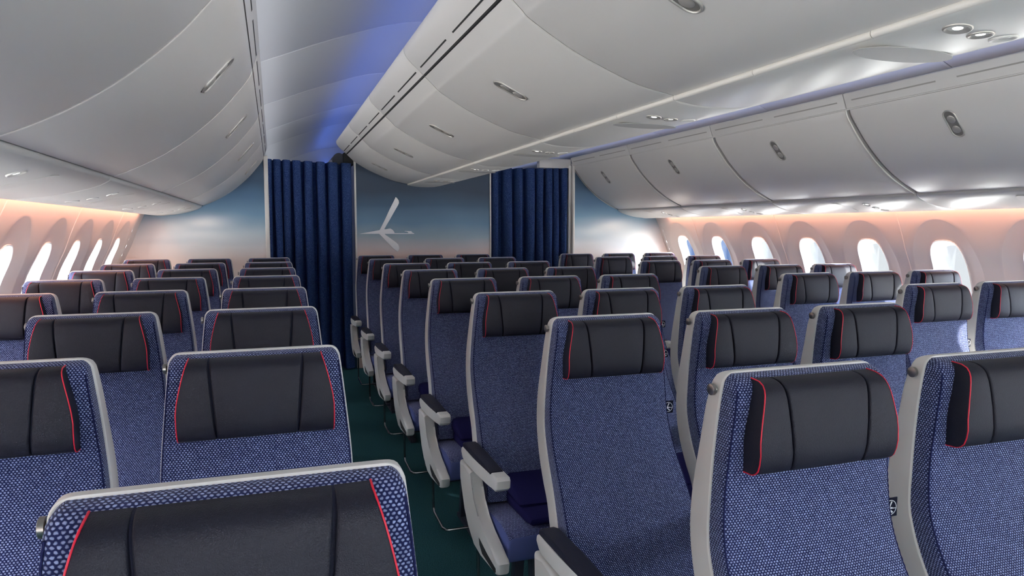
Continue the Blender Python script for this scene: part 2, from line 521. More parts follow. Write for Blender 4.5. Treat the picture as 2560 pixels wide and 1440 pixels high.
def tag_mark_bm():
    bm = bmesh.new(); y = -.0592; cx, cz, r = .1945, .8985, .0145
    n = 28
    for i in range(n):
        a, b = 2*pi*i/n, 2*pi*(i+1)/n
        bm.faces.new([bm.verts.new((cx + q * cos(t), y, cz + q * sin(t))) for q, t in ((r, a), (r, b), (r - .0012, b), (r - .0012, a))])
    for poly in ([(-.0045, -.001), (.0012, .0118), (.0042, .0112), (-.0020, -.001)], [(-.010, -.0018), (-.004, -.0004), (.003, .0006), (.0065, -.001), (.0135, -.0016), (.0135, -.0026), (-.010, -.0024)],
                 [(-.005, -.0024), (.0035, -.0112), (.0068, -.0090), (-.0018, -.0024)]):
        bm.faces.new([bm.verts.new((cx + a, y, cz + c)) for a, c in poly])
    r = bmesh.ops.extrude_face_region(bm, geom=list(bm.faces))
    for v in r['geom']:
        if isinstance(v, bmesh.types.BMVert): v.co.y += .0004
    return bm

MESH = {}
def shared(key, fn, mats, smooth=40):
    if key not in MESH:
        o = link(key, fn(), mats, smooth=smooth); MESH[key] = o.data
        bpy.data.objects.remove(o)
    return MESH[key]
def part(name, key, fn, mats, parent, smooth=40, label=None):
    o = bpy.data.objects.new(name, shared(key, fn, mats, smooth)); COL.objects.link(o); o.parent = parent
    if label: o['label'] = label
    return o

HP = .2315     # half the seat spacing
def make_seat(aisle, last, tagged, label, loc):
    t = thing('airline_seat', label, 'seat', loc, 'rows of airline seats')
    sh = part('back_shell', 'back_shell', seat_shell_bm, M['shell'], t)
    part('coat_hook', 'coat_hook', hook_bm, M['metal'], sh)
    bc = part('back_cushion', 'back_cushion', back_cushion_bm, M['fabric'], t, 50)
    for s, k in ((-1, 'a'), (1, 'b')): part('stitched_seam', 'stitched_seam' + k, lambda: seam_bm(s), M['seam'], bc)
    hb = part('headrest', 'headrest', headrest_base_bm, M['leather_side'], t)
    part('headrest_pad', 'headrest_pad', headrest_center_bm, M['leather'], hb, 60)
    for s, k in ((-1, 'a'), (1, 'b')):
        part('headrest_wing', 'headrest_wing' + k, lambda: headrest_wing_bm(s), M['leather'], hb, 60)
        part('piping', 'piping' + k, lambda: piping_bm(s), M['piping'], hb, label='red piping')
    if tagged:
        g = part('fabric_label', 'fabric_label', label_tag_bm, M['tag'], t)
        part('printed_emblem', 'printed_emblem', tag_mark_bm, M['mark'], g, 0)
    part('seat_cushion', 'seat_cushion', seat_pan_bm, [M['pan'], M['side']], t, 50)
    part('seat_frame', 'seat_frame', frame_bm, M['frame'], t)
    sides = [-HP] + ([HP] if last else [])
    for x in sides:
        k = 'l' if x < 0 else 'r'
        a = part('armrest', 'armrest' + k, lambda: armrest_bm(x), M['shell'], t)
        part('armrest_pad', 'armrest_pad' + k, lambda: armpad_bm(x), M['pad'], a)
        if not (aisle and (aisle < 0) == (x < 0)):
            part('armrest_post', 'armrest_post' + k, lambda: armlink_bm(x), M['frame'], t)
    if aisle:
        x = aisle * HP; k = 'l' if x < 0 else 'r'
        p = part('end_panel', 'end_panel' + k, lambda: panel_bm(x), M['shell'], t, 35)
        part('cutout_shade', 'cutout_shade' + k, lambda: panel_slot_bm(x, aisle), M['dark'], p)  # flat dark piece painted as the shade inside a cut-out
        part('luggage_bar', 'luggage_bar', bar_bm, M['chrome'], t)
    for x in (-.05, .15):
        part('leg', 'leg' + ('l' if x < 0 else 'r'), lambda: leg_bm(x), M['frame'], t)
    return t

ORD = ['first', 'second', 'third', 'fourth', 'fifth', 'sixth', 'seventh', 'eighth']
SEATX = {'L': -.965, 'C': .897, 'R': 2.8235}
ROWY = {'L': 6.29, 'C': 6.574, 'R': 6.355}
RP = .79
COLNAME = {('L', 0): 'by the left windows', ('L', 1): 'in the middle of the left block', ('L', 2): 'on the aisle side of the left block',
           ('C', 0): 'at the left end of the centre block', ('C', 1): 'in the middle of the centre block', ('C', 2): 'at the right end of the centre block',
           ('R', 0): 'on the aisle side of the right block', ('R', 1): 'in the middle of the right block', ('R', 2): 'by the right windows'}
NROW = {('L', 0): 6, ('L', 1): 7, ('L', 2): 8, ('C', 0): 8, ('C', 1): 8, ('C', 2): 7, ('R', 0): 6, ('R', 1): 6, ('R', 2): 5}
for (b, c), nm in COLNAME.items():
    aisle = {('L', 2): 1, ('C', 0): -1, ('C', 2): 1, ('R', 0): -1}.get((b, c), 0)
    proto = None
    for k in range(NROW[(b, c)]):
        lab = f'blue airline seat {nm}, {ORD[k]} row from the mural'
        loc = (SEATX[b] + .463 * c, ROWY[b] - RP * k, 0)
        if proto is None: proto = make_seat(aisle, c == 2, b != 'L', lab, loc)
        else: dup(proto, loc, lab)

# ------------------------------------------------------------------ folded blankets
def blanket_bm():
    bm = bmesh.new()
    # lower folded pad lying on the seat
    secs = []
    for y, z0, z1, x0, x1 in ((-.540, .456, .462, -.110, .195), (-.537, .449, .470, -.122, .203), (-.50, .446, .476, -.128, .205), (-.42, .446, .480, -.131, .205),
                              (-.34, .442, .482, -.130, .205), (-.28, .440, .482, -.128, .205), (-.25, .45, .47, -.115, .20)):
        secs.append([(a, y, -c) for a, c in rsec(x0, x1, -z1, -z0, .016, .010, n=4, m=6, bulge=.004)])
    loft(bm, secs)
    # upper fold leaning on the backrest
    secs = []
    for z, yf, yb, x0, x1 in ((.474, -.430, -.262, -.112, .203), (.478, -.452, -.258, -.124, .206), (.490, -.455, -.256, -.131, .206), (.505, -.440, -.252, -.133, .205), (.520, -.395, -.248, -.130, .203), (.532, -.340, -.246, -.122, .197), (.538, -.295, -.250, -.105, .19)):
        secs.append([(a, b, z) for a, b in rsec(x0, x1, yf, yb, .016, .010, n=4, m=6, bulge=.006)])
    loft(bm, secs)
    return bm
protoB = None
for (b, c, ks) in (('C', 0, (3, 4, 5)), ('C', 1, (5, 6)), ('R', 0, (2, 3))):
    for k in ks:
        side = {('C', 0): 'left seat of the centre block', ('C', 1): 'middle seat of the centre block', ('R', 0): 'aisle seat of the right block'}[(b, c)]
        lab = f'folded navy blanket on {side}, {ORD[k]} row from mural'
        loc = (SEATX[b] + .463 * c, ROWY[b] - RP * k, 0)
        o = bpy.data.objects.new('folded_blanket', shared('folded_blanket', blanket_bm, M['blanket'], 50)); COL.objects.link(o)
        o.location = loc; tag(o, lab, 'blanket', 'folded blankets on the seats')

# ------------------------------------------------------------------ cabin section profiles, (x, z) with z above the floor
def up(L): return [(x, z + EYE) for x, z in L]
def mir(L): return [(2 * CX - x, z) for x, z in L]
DOOR_L = up([(-.064, .652), (-.081, .614), (-.135, .543), (-.206, .461), (-.311, .365), (-.415, .291), (-.517, .236), (-.592, .204)])
VAL_L = up([(-.16, .752), (-.06, .748), (-.036, .741), (-.034, .732), (-.046, .700), (-.061, .661)])
PSU_L = up([(-.603, .213), (-.6005, .201), (-.604, .190), (-.614, .182), (-.640, .168), (-.685, .152), (-.75, .135), (-.817, .122), (-.89, .1145), (-.93, .110), (-.960, .1105), (-.978, .1135), (-.983, .125)])
DOOR_C = up([(.712, .726), (.759, .682), (.789, .656), (.913, .584), (1.032, .531), (1.172, .480), (1.312, .452)])
VAL_C = up([(.90, .885), (.66, .880), (.622, .868), (.611, .850), (.619, .818), (.645, .788), (.682, .755), (.704, .735)])
PSU_C = up([(1.330, .462), (1.320, .452), (1.3185, .442), (1.326, .436), (1.36, .429), (1.396, .424), (1.44, .4215), (CX, .421)])
PSU_C = PSU_C + mir(PSU_C[:-1])[::-1]
WALLX = up([(-1.20, -1.43), (-1.265, -1.10), (-1.305, -.80), (-1.315, -.62), (-1.29, -.45), (-1.236, -.271), (-1.177, -.139), (-1.125, .0), (-1.073, .117), (-1.052, .165)])
WT = sorted([(z, x) for x, z in WALLX])
def wall_x(z): return smooth_table(WT, z)[0]
CEIL = up([(-.34, .745), (-.24, .79), (-.12, .842), (0, .892), (.1, .932), (.3, 1.012), (.57, 1.106), (.75, 1.152), (1.0, 1.185), (1.25, 1.203), (CX, 1.208)])
CEIL = CEIL + mir(CEIL[:-1])[::-1]
Y_FRONT, YBL, YBC, Y_END = -9.5, 6.91, 7.18, 10.6

def normals(P):
    N = []
    for i in range(len(P)):
        a = P[max(i - 1, 0)]; b = P[min(i + 1, len(P) - 1)]
        d = (b[0] - a[0], b[1] - a[1]); l = math.hypot(*d)
        N.append((-d[1] / l, d[0] / l))
    return N

def sheet_bm(P, y0, y1, sgn, inset=.007, rnd=.012, depth=.03):
    """panel following profile P between y0 and y1, its two ends rolled back; sgn = which side of P is inside"""
    bm = bmesh.new(); N = normals(P); secs = []
    def row(y, d): return [(x + sgn * n[0] * d, y, z + sgn * n[1] * d) for (x, z), n in zip(P, N)]
    for y, d in ((y0, depth), (y0, inset), (y0 + rnd * .3, inset * .35), (y0 + rnd, 0)): secs.append(row(y, d))
    for y, d in ((y1 - rnd, 0), (y1 - rnd * .3, inset * .35), (y1, inset), (y1, depth)): secs.append(row(y, d))
    loft(bm, secs, cap=(False, False), closed=False)
    return bm

def frame_at(P, target, axis):
    """point and outward (into the cabin) normal on profile P where coordinate axis equals target"""
    for a, b in zip(P, P[1:]):
        if (a[axis] - target) * (b[axis] - target) <= 0 and a[axis] != b[axis]:
            t = (target - a[axis]) / (b[axis] - a[axis])
            p = (a[0] + (b[0] - a[0]) * t, a[1] + (b[1] - a[1]) * t)
            d = Vector((b[0] - a[0], b[1] - a[1])).normalized()
            return p, d
    raise ValueError

def stadium(l, w, n=10):
    """outline, l along first axis, w across"""
    r = w / 2; h = l / 2 - r
    P = [(h + r * cos(a), r * sin(a)) for a in [(-pi/2 + pi * i / n) for i in range(n + 1)]]
    return P + [(-a, -b) for a, b in P]

def handle_parts(parent, p, d, y, nrm_sign):
    """oval latch on a bin door, recess shade painted on its floor, its long side down the door"""
    dx, dz = d; nx, nz = (dz * nrm_sign, -dx * nrm_sign)
    def pt(a, b, h): return (p[0] + dx * a + nx * h, y + b, p[1] + dz * a + nz * h)
    bm = bmesh.new(); secs = []
    for l, w, h in ((.160, .068, -.002), (.160, .068, .0015), (.156, .064, .0042), (.150, .058, .0045), (.146, .054, .003), (.144, .052, -.001)):
        secs.append([pt(a, b, h) for a, b in stadium(l, w)])
    loft(bm, secs, cap=(False, False))
    hd = link('latch_handle', bm, M['handle'], parent)
    bm = bmesh.new()
    loft(bm, [[pt(a, b, h) for a, b in stadium(l, w)] for l, w, h in ((.145, .053, -.002), (.145, .053, .0006))], cap=(True, True))
    link('latch_recess_shade', bm, M['latch'], hd)
    for o in (-.026, .034):
        bm = bmesh.new()
        secs = []
        for t in (0, .35, .7, .9, 1.):
            k = sqrt(max(0, 1 - t * t)); secs.append([pt(o + .0235 * max(k, .05) * cos(q), .0225 * max(k, .05) * sin(q), -.001 + .0062 * t) for q in [2*pi*i/16 for i in range(16)]])
        loft(bm, secs)
        link('latch_paddle', bm, M['handle'], hd, 80)

def make_bins(block, ys, door, val, nsgn, hz, hoff, where):
    D = catmull(door, 5)
    for i in range(len(ys) - 1):
        y1, y0 = ys[i], ys[i + 1]
        if y1 < -1.3: word = None
        lab = f'white curved overhead bin {where}, {ORD[i]} from the mural'
        t = thing('overhead_bin', lab, 'overhead bin', (door[0][0], (y0 + y1) / 2, door[-1][1]), 'overhead bins ' + where)
        off = Vector(t.location)
        g = .013 if block == 'R' else .0035
        rn = .032 if block == 'R' else .010
        def sub(name, bm, m, sm=40):
            bmesh.ops.translate(bm, vec=-off, verts=bm.verts); return link(name, bm, m, t, sm)
        sub('bin_door', sheet_bm(D, y0 + g, y1 - g, nsgn, .012 if block == 'R' else .004, rn), M['bin'])
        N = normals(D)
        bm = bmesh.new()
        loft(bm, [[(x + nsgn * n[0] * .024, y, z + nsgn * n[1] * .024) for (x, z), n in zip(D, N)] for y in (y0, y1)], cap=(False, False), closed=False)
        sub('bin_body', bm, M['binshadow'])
        va = sub('valance', sheet_bm(catmull(val, 3), y0 + .0025, y1 - .0025, nsgn, .003, .008, .02), M['bin'])
        # closing end of the bin
        bm = bmesh.new()
        ring = catmull(val, 3) + D
        back = [(door[-1][0], val[0][1])] if block != 'C' else [(door[-1][0], door[-1][1] + .03), (CX + (door[-1][0] - CX) * .02, door[-1][1] + .03), (CX + (door[-1][0] - CX) * .02, val[0][1])]
        for yy in (y1 - .004,):
            bm.faces.new([bm.verts.new((x, yy, z)) for x, z in ring + back])
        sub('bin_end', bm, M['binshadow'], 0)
        # air slots
        sp, sd = frame_at(val, .70 + EYE if block != 'C' and block != 'D' else .757 + EYE, 1)
        nx, nz = sd[1] * nsgn * -1, -sd[0] * nsgn * -1
        nx, nz = -nsgn * (-sd[1]), -nsgn * sd[0]
        for a, b in ((.05, .575), (.685, 1.20)):
            bm = bmesh.new(); w = .0035
            P = [(sp[0] + sd[0] * s * w + nx * h, sp[1] + sd[1] * s * w + nz * h) for s, h in ((-1, -.003), (1, -.003), (1, .0006), (-1, .0006))]
            loft(bm, [[(x, y, z) for x, z in P] for y in (y0 + a, y0 + b)])
            bmesh.ops.translate(bm, vec=-off, verts=bm.verts)
            link('air_slot', bm, M['slot'] if block == 'R' else M['dark'], va)
        def bead(name, path, r, m):
            bm = bmesh.new(); tube(bm, path, r, 8); sub(name, bm, m)
        ga, gb = val[-1], door[0]
        gx, gz = (ga[0] + gb[0]) / 2 + nsgn * N[0][0] * .006, (ga[1] + gb[1]) / 2 + nsgn * N[0][1] * .006
        bead('gap_strip', [(gx, y0, gz), (gx, y1, gz)], .006, M['bin'] if block == 'R' else M['dark'])  # dark strip added in the gap as its shade; bin-coloured on R
        bx, bz = door[-1][0] + nsgn * N[-1][0] * .008 + (door[-1][0] - door[-2][0]) * .03, door[-1][1] + nsgn * N[-1][1] * .008 + .002
        bead('gap_strip', [(bx, y0, bz), (bx, y1, bz)], .007, M['binshadow'] if block == 'R' else M['dark'])  # lower gap darkened by a strip in place of shade
        rb = .0045 if block in 'LR' else .0030
        bead('edge_highlight_rib', [(x + nsgn * n[0] * (.0035 if block != 'R' else .001), y1 - (0 if block != 'R' else -.004), z + nsgn * n[1] * (.0035 if block != 'R' else .001)) for (x, z), n in zip(D, N)], rb, M['trimw'])  # pale bead imitates light caught on door edges; a ridge on R
        p, d = frame_at(D, hz, 1)
        hd_parent = [c for c in t.children if c.name.startswith('bin_door')][0]
        # latch goes one level under the bin itself
        n0 = len(bpy.data.objects)
        handle_parts(t, (p[0] - off.x, p[1] - off.z), d, (y0 + y1) / 2 + hoff - off.y, nsgn_handle(nsgn, d))

def nsgn_handle(nsgn, d):
    # normals() gives (-dz, dx); inside = nsgn * that, the cabin side is the opposite; handle uses (dz, -dx) * sign
    return nsgn

YS_S = [6.91 - 1.253 * i for i in range(8)]
YS_C = [7.18 - 1.26 * i for i in range(8)]
make_bins('L', YS_S[:8], DOOR_L, VAL_L, -1, .512 + EYE, .06, 'over the left seats')
make_bins('R', YS_S[:8], mir(DOOR_L), mir(VAL_L), 1, .505 + EYE, .05, 'over the right seats')
make_bins('C', YS_C[:8], DOOR_C, VAL_C, 1, .568 + EYE, .03, 'on the left of the centre row')
make_bins('D', YS_C[:8], mir(DOOR_C), mir(VAL_C), -1, .568 + EYE, .03, 'on the right of the centre row')

# ------------------------------------------------------------------ passenger service panels
def lamp_ring(parent, name, off, p, n, y, r, ry, lit, dark):
    """recessed reading lamp: ring, dark throat and lens"""
    bm = bmesh.new(); a = Vector((0, 1, 0)); nn = Vector((n[0], 0, n[1])); b = nn.cross(a)
    c0 = Vector((p[0], y, p[1])) - off
    secs = [[c0 + nn * h + a * (r * k * cos(q)) + b * (ry * k * sin(q)) for q in [2*pi*i/24 for i in range(24)]]
            for k, h in ((1.12, -.002), (1.12, .0015), (1.05, .004), (.94, .004), (.82, .001), (.60, -.001))]
    loft(bm, secs, cap=(False, False))
    o = link(name, bm, M['handle'] if lit and dark else M['psu'], parent, 60)
    bm = bmesh.new()
    secs = [[c0 + nn * h + a * (r * k * cos(q)) + b * (ry * k * sin(q)) for q in [2*pi*i/20 for i in range(20)]] for k, h in ((.46, -.0015), (.38, .0006), (.2, .0014))]
    loft(bm, secs)
    link('lens', bm, M['lens'] if lit else M['oval'], o, 60)

def make_psu(ys, P, nsgn, units, where):
    for i in range(len(ys) - 1):
        y1, y0 = ys[i], ys[i + 1]
        t = thing('service_panel', f'pale service panel with reading lamps {where}, {ORD[i]} from the mural', 'service panel', (P[len(P)//2][0], (y0 + y1)/2, P[len(P)//2][1]), 'service panels ' + where)
        off = Vector(t.location)
        Q = catmull(P, 3)
        bm = sheet_bm(Q, y0 + .0025, y1 - .0025, nsgn, .004, .012, .015); bmesh.ops.translate(bm, vec=-off, verts=bm.verts)
        link('panel', bm, M['psu'], t)
        for (kind, tx, dy, r, ry) in units:
            p, d = frame_at(P, tx, 0)
            n = (d[1] * nsgn, -d[0] * nsgn)
            y = y1 - dy
            if kind == 'oval':
                bm = bmesh.new(); disc_z(bm, Vector((p[0] - n[0] * .001, y, p[1] - n[1] * .001)) - off, (n[0], 0, n[1]), r, .0018, 28, ry)
                link('speaker_grille', bm, M['oval'] if 'centre' in where else M['psu'], t, 50)
            else:
                lamp_ring(t, 'reading_lamp' if kind == 'lamp' else 'air_nozzle', off, p, n, y, r, ry, kind == 'lamp', 'centre' in where)
U_L = [('lamp', -.68, .82, .024, .024), ('lamp', -.76, .82, .022, .022), ('nozzle', -.84, .82, .026, .026), ('oval', -.74, .58, .05, .11)]
make_psu(YS_S[:8], PSU_L, -1, U_L, 'over the left seats')
make_psu(YS_S[:8], mir(PSU_L), 1, [(k, 2 * CX - x, d, r, q) for k, x, d, r, q in U_L], 'over the right seats')
make_psu(YS_C[:8], PSU_C, 1, [('lamp', 1.392, .995, .026, .026), ('lamp', 1.472, .985, .024, .024), ('nozzle', 1.555, .975, .026, .026), ('oval', 1.468, .79, .060, .145)], 'over the centre seats')

for sx, side in ((1.3215, 'left'), (2 * CX - 1.3215, 'right')):
    bm = bmesh.new(); y = YS_C[-1]
    while y < YBC - .05:
        tube(bm, [(sx, y, .4465 + EYE), (sx, y + .418, .4465 + EYE)], .0105, 12); y += .42
    struct(link('trim_6' if side == 'left' else 'trim_7', bm, M['trimw'], smooth=60))

# ------------------------------------------------------------------ shell of the cabin
def strip_bm(P, y0, y1, n=1):
    bm = bmesh.new()
    loft(bm, [[(x, y0 + (y1 - y0) * i / n, z) for x, z in P] for i in range(n + 1)], cap=(False, False), closed=False)
    return bm

# floor
bm = bmesh.new(); box(bm, -1.6, 4.6, Y_FRONT, Y_END, -.06, 0.)
struct(link('floor', bm, M['carpet'], smooth=0))

# ceiling panels with open joints
CE = catmull(CEIL, 3)
cuts = [Y_END, 8.05, 6.80, 5.40, 4.02, 2.66, 1.30, -.06, -1.42, -2.8, -4.2, -6., -8., Y_FRONT]
for i in range(len(cuts) - 1):
    o = struct(link('ceiling' if i == 0 else 'ceiling.%03d' % i, sheet_bm(CE, cuts[i + 1] + .003, cuts[i] - .003, 1, .005, .012, .02), M['ceil']))
HULL = up([(-1.058, .140), (-1.10, .30), (-1.0, .70), (-.6, 1.05), (0, 1.28), (.75, 1.42), (CX, 1.46)]); HULL = HULL + mir(HULL[:-1])[::-1]
struct(link('ceiling_hull', strip_bm(HULL, Y_FRONT, Y_END), M['hull']))

# side walls with windows -------------------------------------------------
WCZ, WHH, WHW, WDY = 1.105, .238, .124, .030
def win_r(th, hw, hh, e):
    c, s = abs(cos(th)), abs(sin(th))
    return 1. / ((c / hw) ** e + (s / hh) ** e) ** (1 / e)
def egg_r(th):
    if sin(th) > 0: return win_r(th, .245, 1.482 - WCZ, 2.15)
    return win_r(th, .245, .36, 2.6)
CELL = .31; ZB, ZTOP = .66, 1.512
def wall_pt(y, z, out, side):
    x = wall_x(z) - out
    return (x if side == 'L' else 2 * CX - x, y, z)
def perimeter():
    P = []
    n = 16
    for i in range(n): P.append((-CELL + 2 * CELL * i / n, ZB - WCZ))
    for i in range(n): P.append((CELL, ZB + (ZTOP - ZB) * i / n - WCZ))
    for i in range(n): P.append((CELL - 2 * CELL * i / n, ZTOP - WCZ))
    for i in range(n): P.append((-CELL, ZTOP - (ZTOP - ZB) * i / n - WCZ))
    return P
PER = perimeter()
def wall_bm(centers, side, y_lo, y_hi):
    bm = bmesh.new()
    for yc in centers:
        secs = []
        for ring in range(12):
            row = []
            for (a, b) in PER:
                th = math.atan2(b, a); R = math.hypot(a, b)
                rw = win_r(th, WHW, WHH, 3.1); re = min(egg_r(th), R * .985)
                if ring == 0: r, out = rw, .030
                elif ring == 1: r, out = rw + .004, .0265
                elif ring <= 7: t = (ring - 1) / 6.; r = rw + .004 + (re - rw - .004) * t; out = .0265 * (1 - t) ** 1.1 + .004 * (1 - t) ** .3 * (1 if ring < 7 else 0)
                elif ring == 8: r, out = re + .002, -.0008
                else: t = (ring - 8) / 3.; r = re + .002 + (R - re - .002) * t; out = 0
                row.append(wall_pt(yc + r * cos(th), WCZ + r * sin(th), out, side))
            secs.append(row)
        loft(bm, secs, cap=(False, False))
    # plain bands below and above, and beyond the windows
    lo, hi = min(centers) - CELL, max(centers) + CELL
    def band(y0, y1, z0, z1, ny, nz):
        loft(bm, [[wall_pt(y0 + (y1 - y0) * i / ny, z0 + (z1 - z0) * k / nz, 0, side) for i in range(ny + 1)] for k in range(nz + 1)], cap=(False, False), closed=False)
    band(y_lo, y_hi, 0., ZB, 1, 10); band(lo, hi, ZTOP, 1.585, 1, 3)
    if y_lo < lo: band(y_lo, lo, ZB, 1.585, 1, 18)
    if y_hi > hi: band(hi, y_hi, ZB, 1.585, 1, 18)
    bmesh.ops.remove_doubles(bm, verts=bm.verts, dist=.0006)
    return bm
WINS = {'L': [6.36 - .62 * i for i in range(17)], 'R': [6.54 - .62 * i for i in range(17)]}
wn = 0
for side, nm in (('L', 'wall_left'), ('R', 'wall_right')):
    struct(link(nm, wall_bm(WINS[side], side, Y_FRONT, Y_END), M['wall'], smooth=28))
    for yc in WINS[side]:
        wn += 1
        w = bpy.data.objects.new('window_%d' % wn, None); COL.objects.link(w); struct(w)
        w.location = wall_pt(yc, WCZ, .05, side); off = Vector(w.location); w.empty_display_size = .1
        ang = [2 * pi * i / 56 for i in range(56)]
        def ringp(k, out, grow=0): return [Vector(wall_pt(yc + (win_r(a, WHW, WHH, 3.1) * k + grow) * cos(a), WCZ + (win_r(a, WHW, WHH, 3.1) * k + grow) * sin(a), out, side)) - off for a in ang]
        bm = bmesh.new()
        loft(bm, [ringp(1, .026, .007), ringp(1, .0225, .004), ringp(1, .024, .000), ringp(.985, .034), ringp(.965, .06), ringp(.94, .092), ringp(.93, .098), ringp(.885, .0995), ringp(.875, .112)], cap=(False, False))
        link('window_frame', bm, M['reveal'], w, 50)
        bm = bmesh.new(); loft(bm, [ringp(.90, .108), ringp(.90, .110)], cap=(True, True))
        link('window_pane', bm, M['pane'], w, 0)
    # panel joints: slim raised beads running down the wall
    for i, y in enumerate([6.02, 4.78, 3.54, 2.30, 1.06, -.18, -1.42] if side == 'L' else [6.205, 4.965, 3.725, 2.485, 1.245, .005, -1.235]):
        bm = bmesh.new()
        tube(bm, [wall_pt(y, .3 + 1.26 * k / 30, -.0005, side) for k in range(31)], .0038, 8)
        struct(link('trim_%d' % (20 + i + (20 if side == 'R' else 0)), bm, M['wall']))

# aft bulkheads with the printed sky, curtains between them
def slab(name, x0, x1, y0, y1, z0, z1, m, bev=.002):
    bm = bmesh.new(); box(bm, x0, x1, y0, y1, z0, z1, bev); return struct(link(name, bm, m, smooth=0))
slab('wall_aft_left', -1.40, -.066, YBL, YBL + .03, 0, 2.16, M['mural_left'])
slab('wall_aft_right', 3.047, 4.40, YBL, YBL + .03, 0, 2.16, M['mural_right'])
slab('wall_aft_center', .792, 2.192, YBC, YBC + .03, 0, 2.30, M['mural_mid'])
slab('trim_1', -.068, -.030, YBL - .022, YBL + .04, 0, 2.09, M['trimw'], .008)
slab('trim_2', 3.028, 3.052, YBL - .022, YBL + .04, 0, 2.115, M['trimw'], .008)
slab('trim_3', 2.994, 3.022, YBL + .01, YBL + .05, 0, 2.09, M['shell'], .006)
slab('trim_4', .776, .796, YBC - .012, YBC + .035, 0, 2.10, M['trimw'], .006)
slab('trim_5', 2.190, 2.206, YBC - .012, YBC + .035, 0, 2.10, M['trimw'], .006)
slab('wall_aft_end', -1.6, 4.6, Y_END, Y_END + .04, 0, 2.95, M['ceil'])
# panel closing the space above the right-hand curtain, up to the bin
bm = bmesh.new(); prism(bm, [(6.93, 2.06), (6.93, 2.155), (7.00, 2.155), (7.00, 2.06)], 2.66, 3.02, .004, 2)
struct(link('wall_aft_header', bm, M['bin'], smooth=0))

def curtain_bm(p0, p1, folds, span, z0, z1):
    bm = bmesh.new(); path = []
    def at(px, dep):
        t = (px - span[0]) / (span[1] - span[0])
        return (p0[0] + (p1[0] - p0[0]) * t, p0[1] + (p1[1] - p0[1]) * t - dep)
    prev = span[0]
    for a, b in folds:
        c, h = (a + b) / 2, (b - a) / 2 * .94
        path.append(at(a - .4, -.075))
        for k in range(11):
            q = pi - pi * k / 10
            path.append(at(c + h * cos(q), .055 * sin(q) ** .8 if 0 < k < 10 else -.02))
        path.append(at(b + .4, -.075))
    zs = [z0 + (z1 - z0) * i / 14 for i in range(15)]
    secs = []
    for i, z in enumerate(zs):
        amp = 1. + .10 * sin(i * .9)
        secs.append([(x + .003 * sin(j * .7 + i * .5), y + .004 * sin(j * .37 + i * .4), z) for j, (x, y) in enumerate(path)])
    loft(bm, secs, cap=(False, False), closed=False)
    # hem: cloth thickness turned back at the top
    r = bmesh.ops.solidify(bm, geom=list(bm.faces), thickness=.004)
    return bm
FL = [(663, 676), (679.5, 699), (701, 721), (725.5, 748), (754, 777), (786, 809), (815, 843), (850, 879)]
FR = [(1227, 1244), (1257, 1280), (1288, 1307), (1317, 1339), (1343.5, 1362), (1367, 1385), (1387.5, 1402), (1406.5, 1424)]
tag(link('curtain', curtain_bm((-.045, YBL + .06), (.765, YBC + .02), FL, (663, 882), .015, 2.066), M['curtain'], None, 50), 'pleated dark blue curtain closing the left aisle beside the emblem bulkhead', 'curtain', 'aisle curtains')
tag(link('curtain', curtain_bm((2.215, YBC + .02), (2.99, YBL + .06), FR, (1226, 1424), .015, 2.062), M['curtain'], None, 50), 'pleated dark blue curtain closing the right aisle below the blue ceiling strip', 'curtain', 'aisle curtains')

# curtain header housing beside the centre bins
t = thing('curtain_header', 'dark curtain track housing with a round end, above the left curtain', 'curtain track', (.66, 7.06, 2.06))
bm = bmesh.new(); box(bm, .02, .13, .14, .50, .0, .115, .01); link('housing', bm, M['dark'], t)
bm = bmesh.new(); tube(bm, [(-.02, .18, .055), (-.02, .60, .055)], .058, 20); link('end_roller', bm, M['frame'], t)
bm = bmesh.new(); box(bm, -.10, -.05, .30, .62, -.01, .055, .006); link('bracket', bm, M['trimw'], t)

# emblem on the centre bulkhead
EMB = [(146, 917), (300, 888), (440, 862), (553, 840), (640, 668), (740, 450), (835, 262), (872, 180), (905, 210), (932, 250), (938, 300), (915, 350), (850, 462), (760, 625), (690, 740), (645, 822), (662, 828),
       (745, 810), (775, 812), (815, 838), (838, 868), (852, 902), (1118, 905), (1128, 898), (1100, 872), (1048, 867), (1060, 860), (1165, 862), (1180, 858), (1200, 888), (1246, 910), (1235, 918),
       (650, 918), (668, 936), (760, 1000), (870, 1080), (920, 1125), (942, 1175), (940, 1225), (912, 1276), (850, 1230), (740, 1125), (620, 1000), (540, 917)]
def unproject(px, py, Y):
    f, yaw, pit = 1749.51, .32783, .08511
    F = Vector((sin(yaw) * cos(pit), cos(yaw) * cos(pit), -sin(pit))); R = Vector((cos(yaw), -sin(yaw), 0)); U = R.cross(F)
    d = F + R * ((px - 1280) / f) - U * ((py - 720) / f)
    d *= Y / d.y
    return d.x, d.z + EYE
pts = [unproject(880 + a / 8, 470 + b / 8, YBC) for a, b in EMB]
bm = bmesh.new(); prism(bm, [(0, 0)] * 0 + [(x, z) for x, z in pts], 0, .008)
for v in bm.verts: v.co = Vector((v.co.y, YBC - v.co.x - .0005, v.co.z))
tag(link('crane_emblem', bm, M['logo'], None, 0), 'silver flying crane emblem mounted on the blue dusk mural', 'emblem')

# ------------------------------------------------------------------ camera
cam = bpy.data.cameras.new('camera'); co = bpy.data.objects.new('camera', cam); COL.objects.link(co)
cam.sensor_width = 36.; cam.lens = 1749.51 / 2560 * 36.; cam.clip_start = .02
co.location = (0, 0, EYE); co.rotation_euler = (pi / 2 - .08511, 0, -.32783)
SC.camera = co

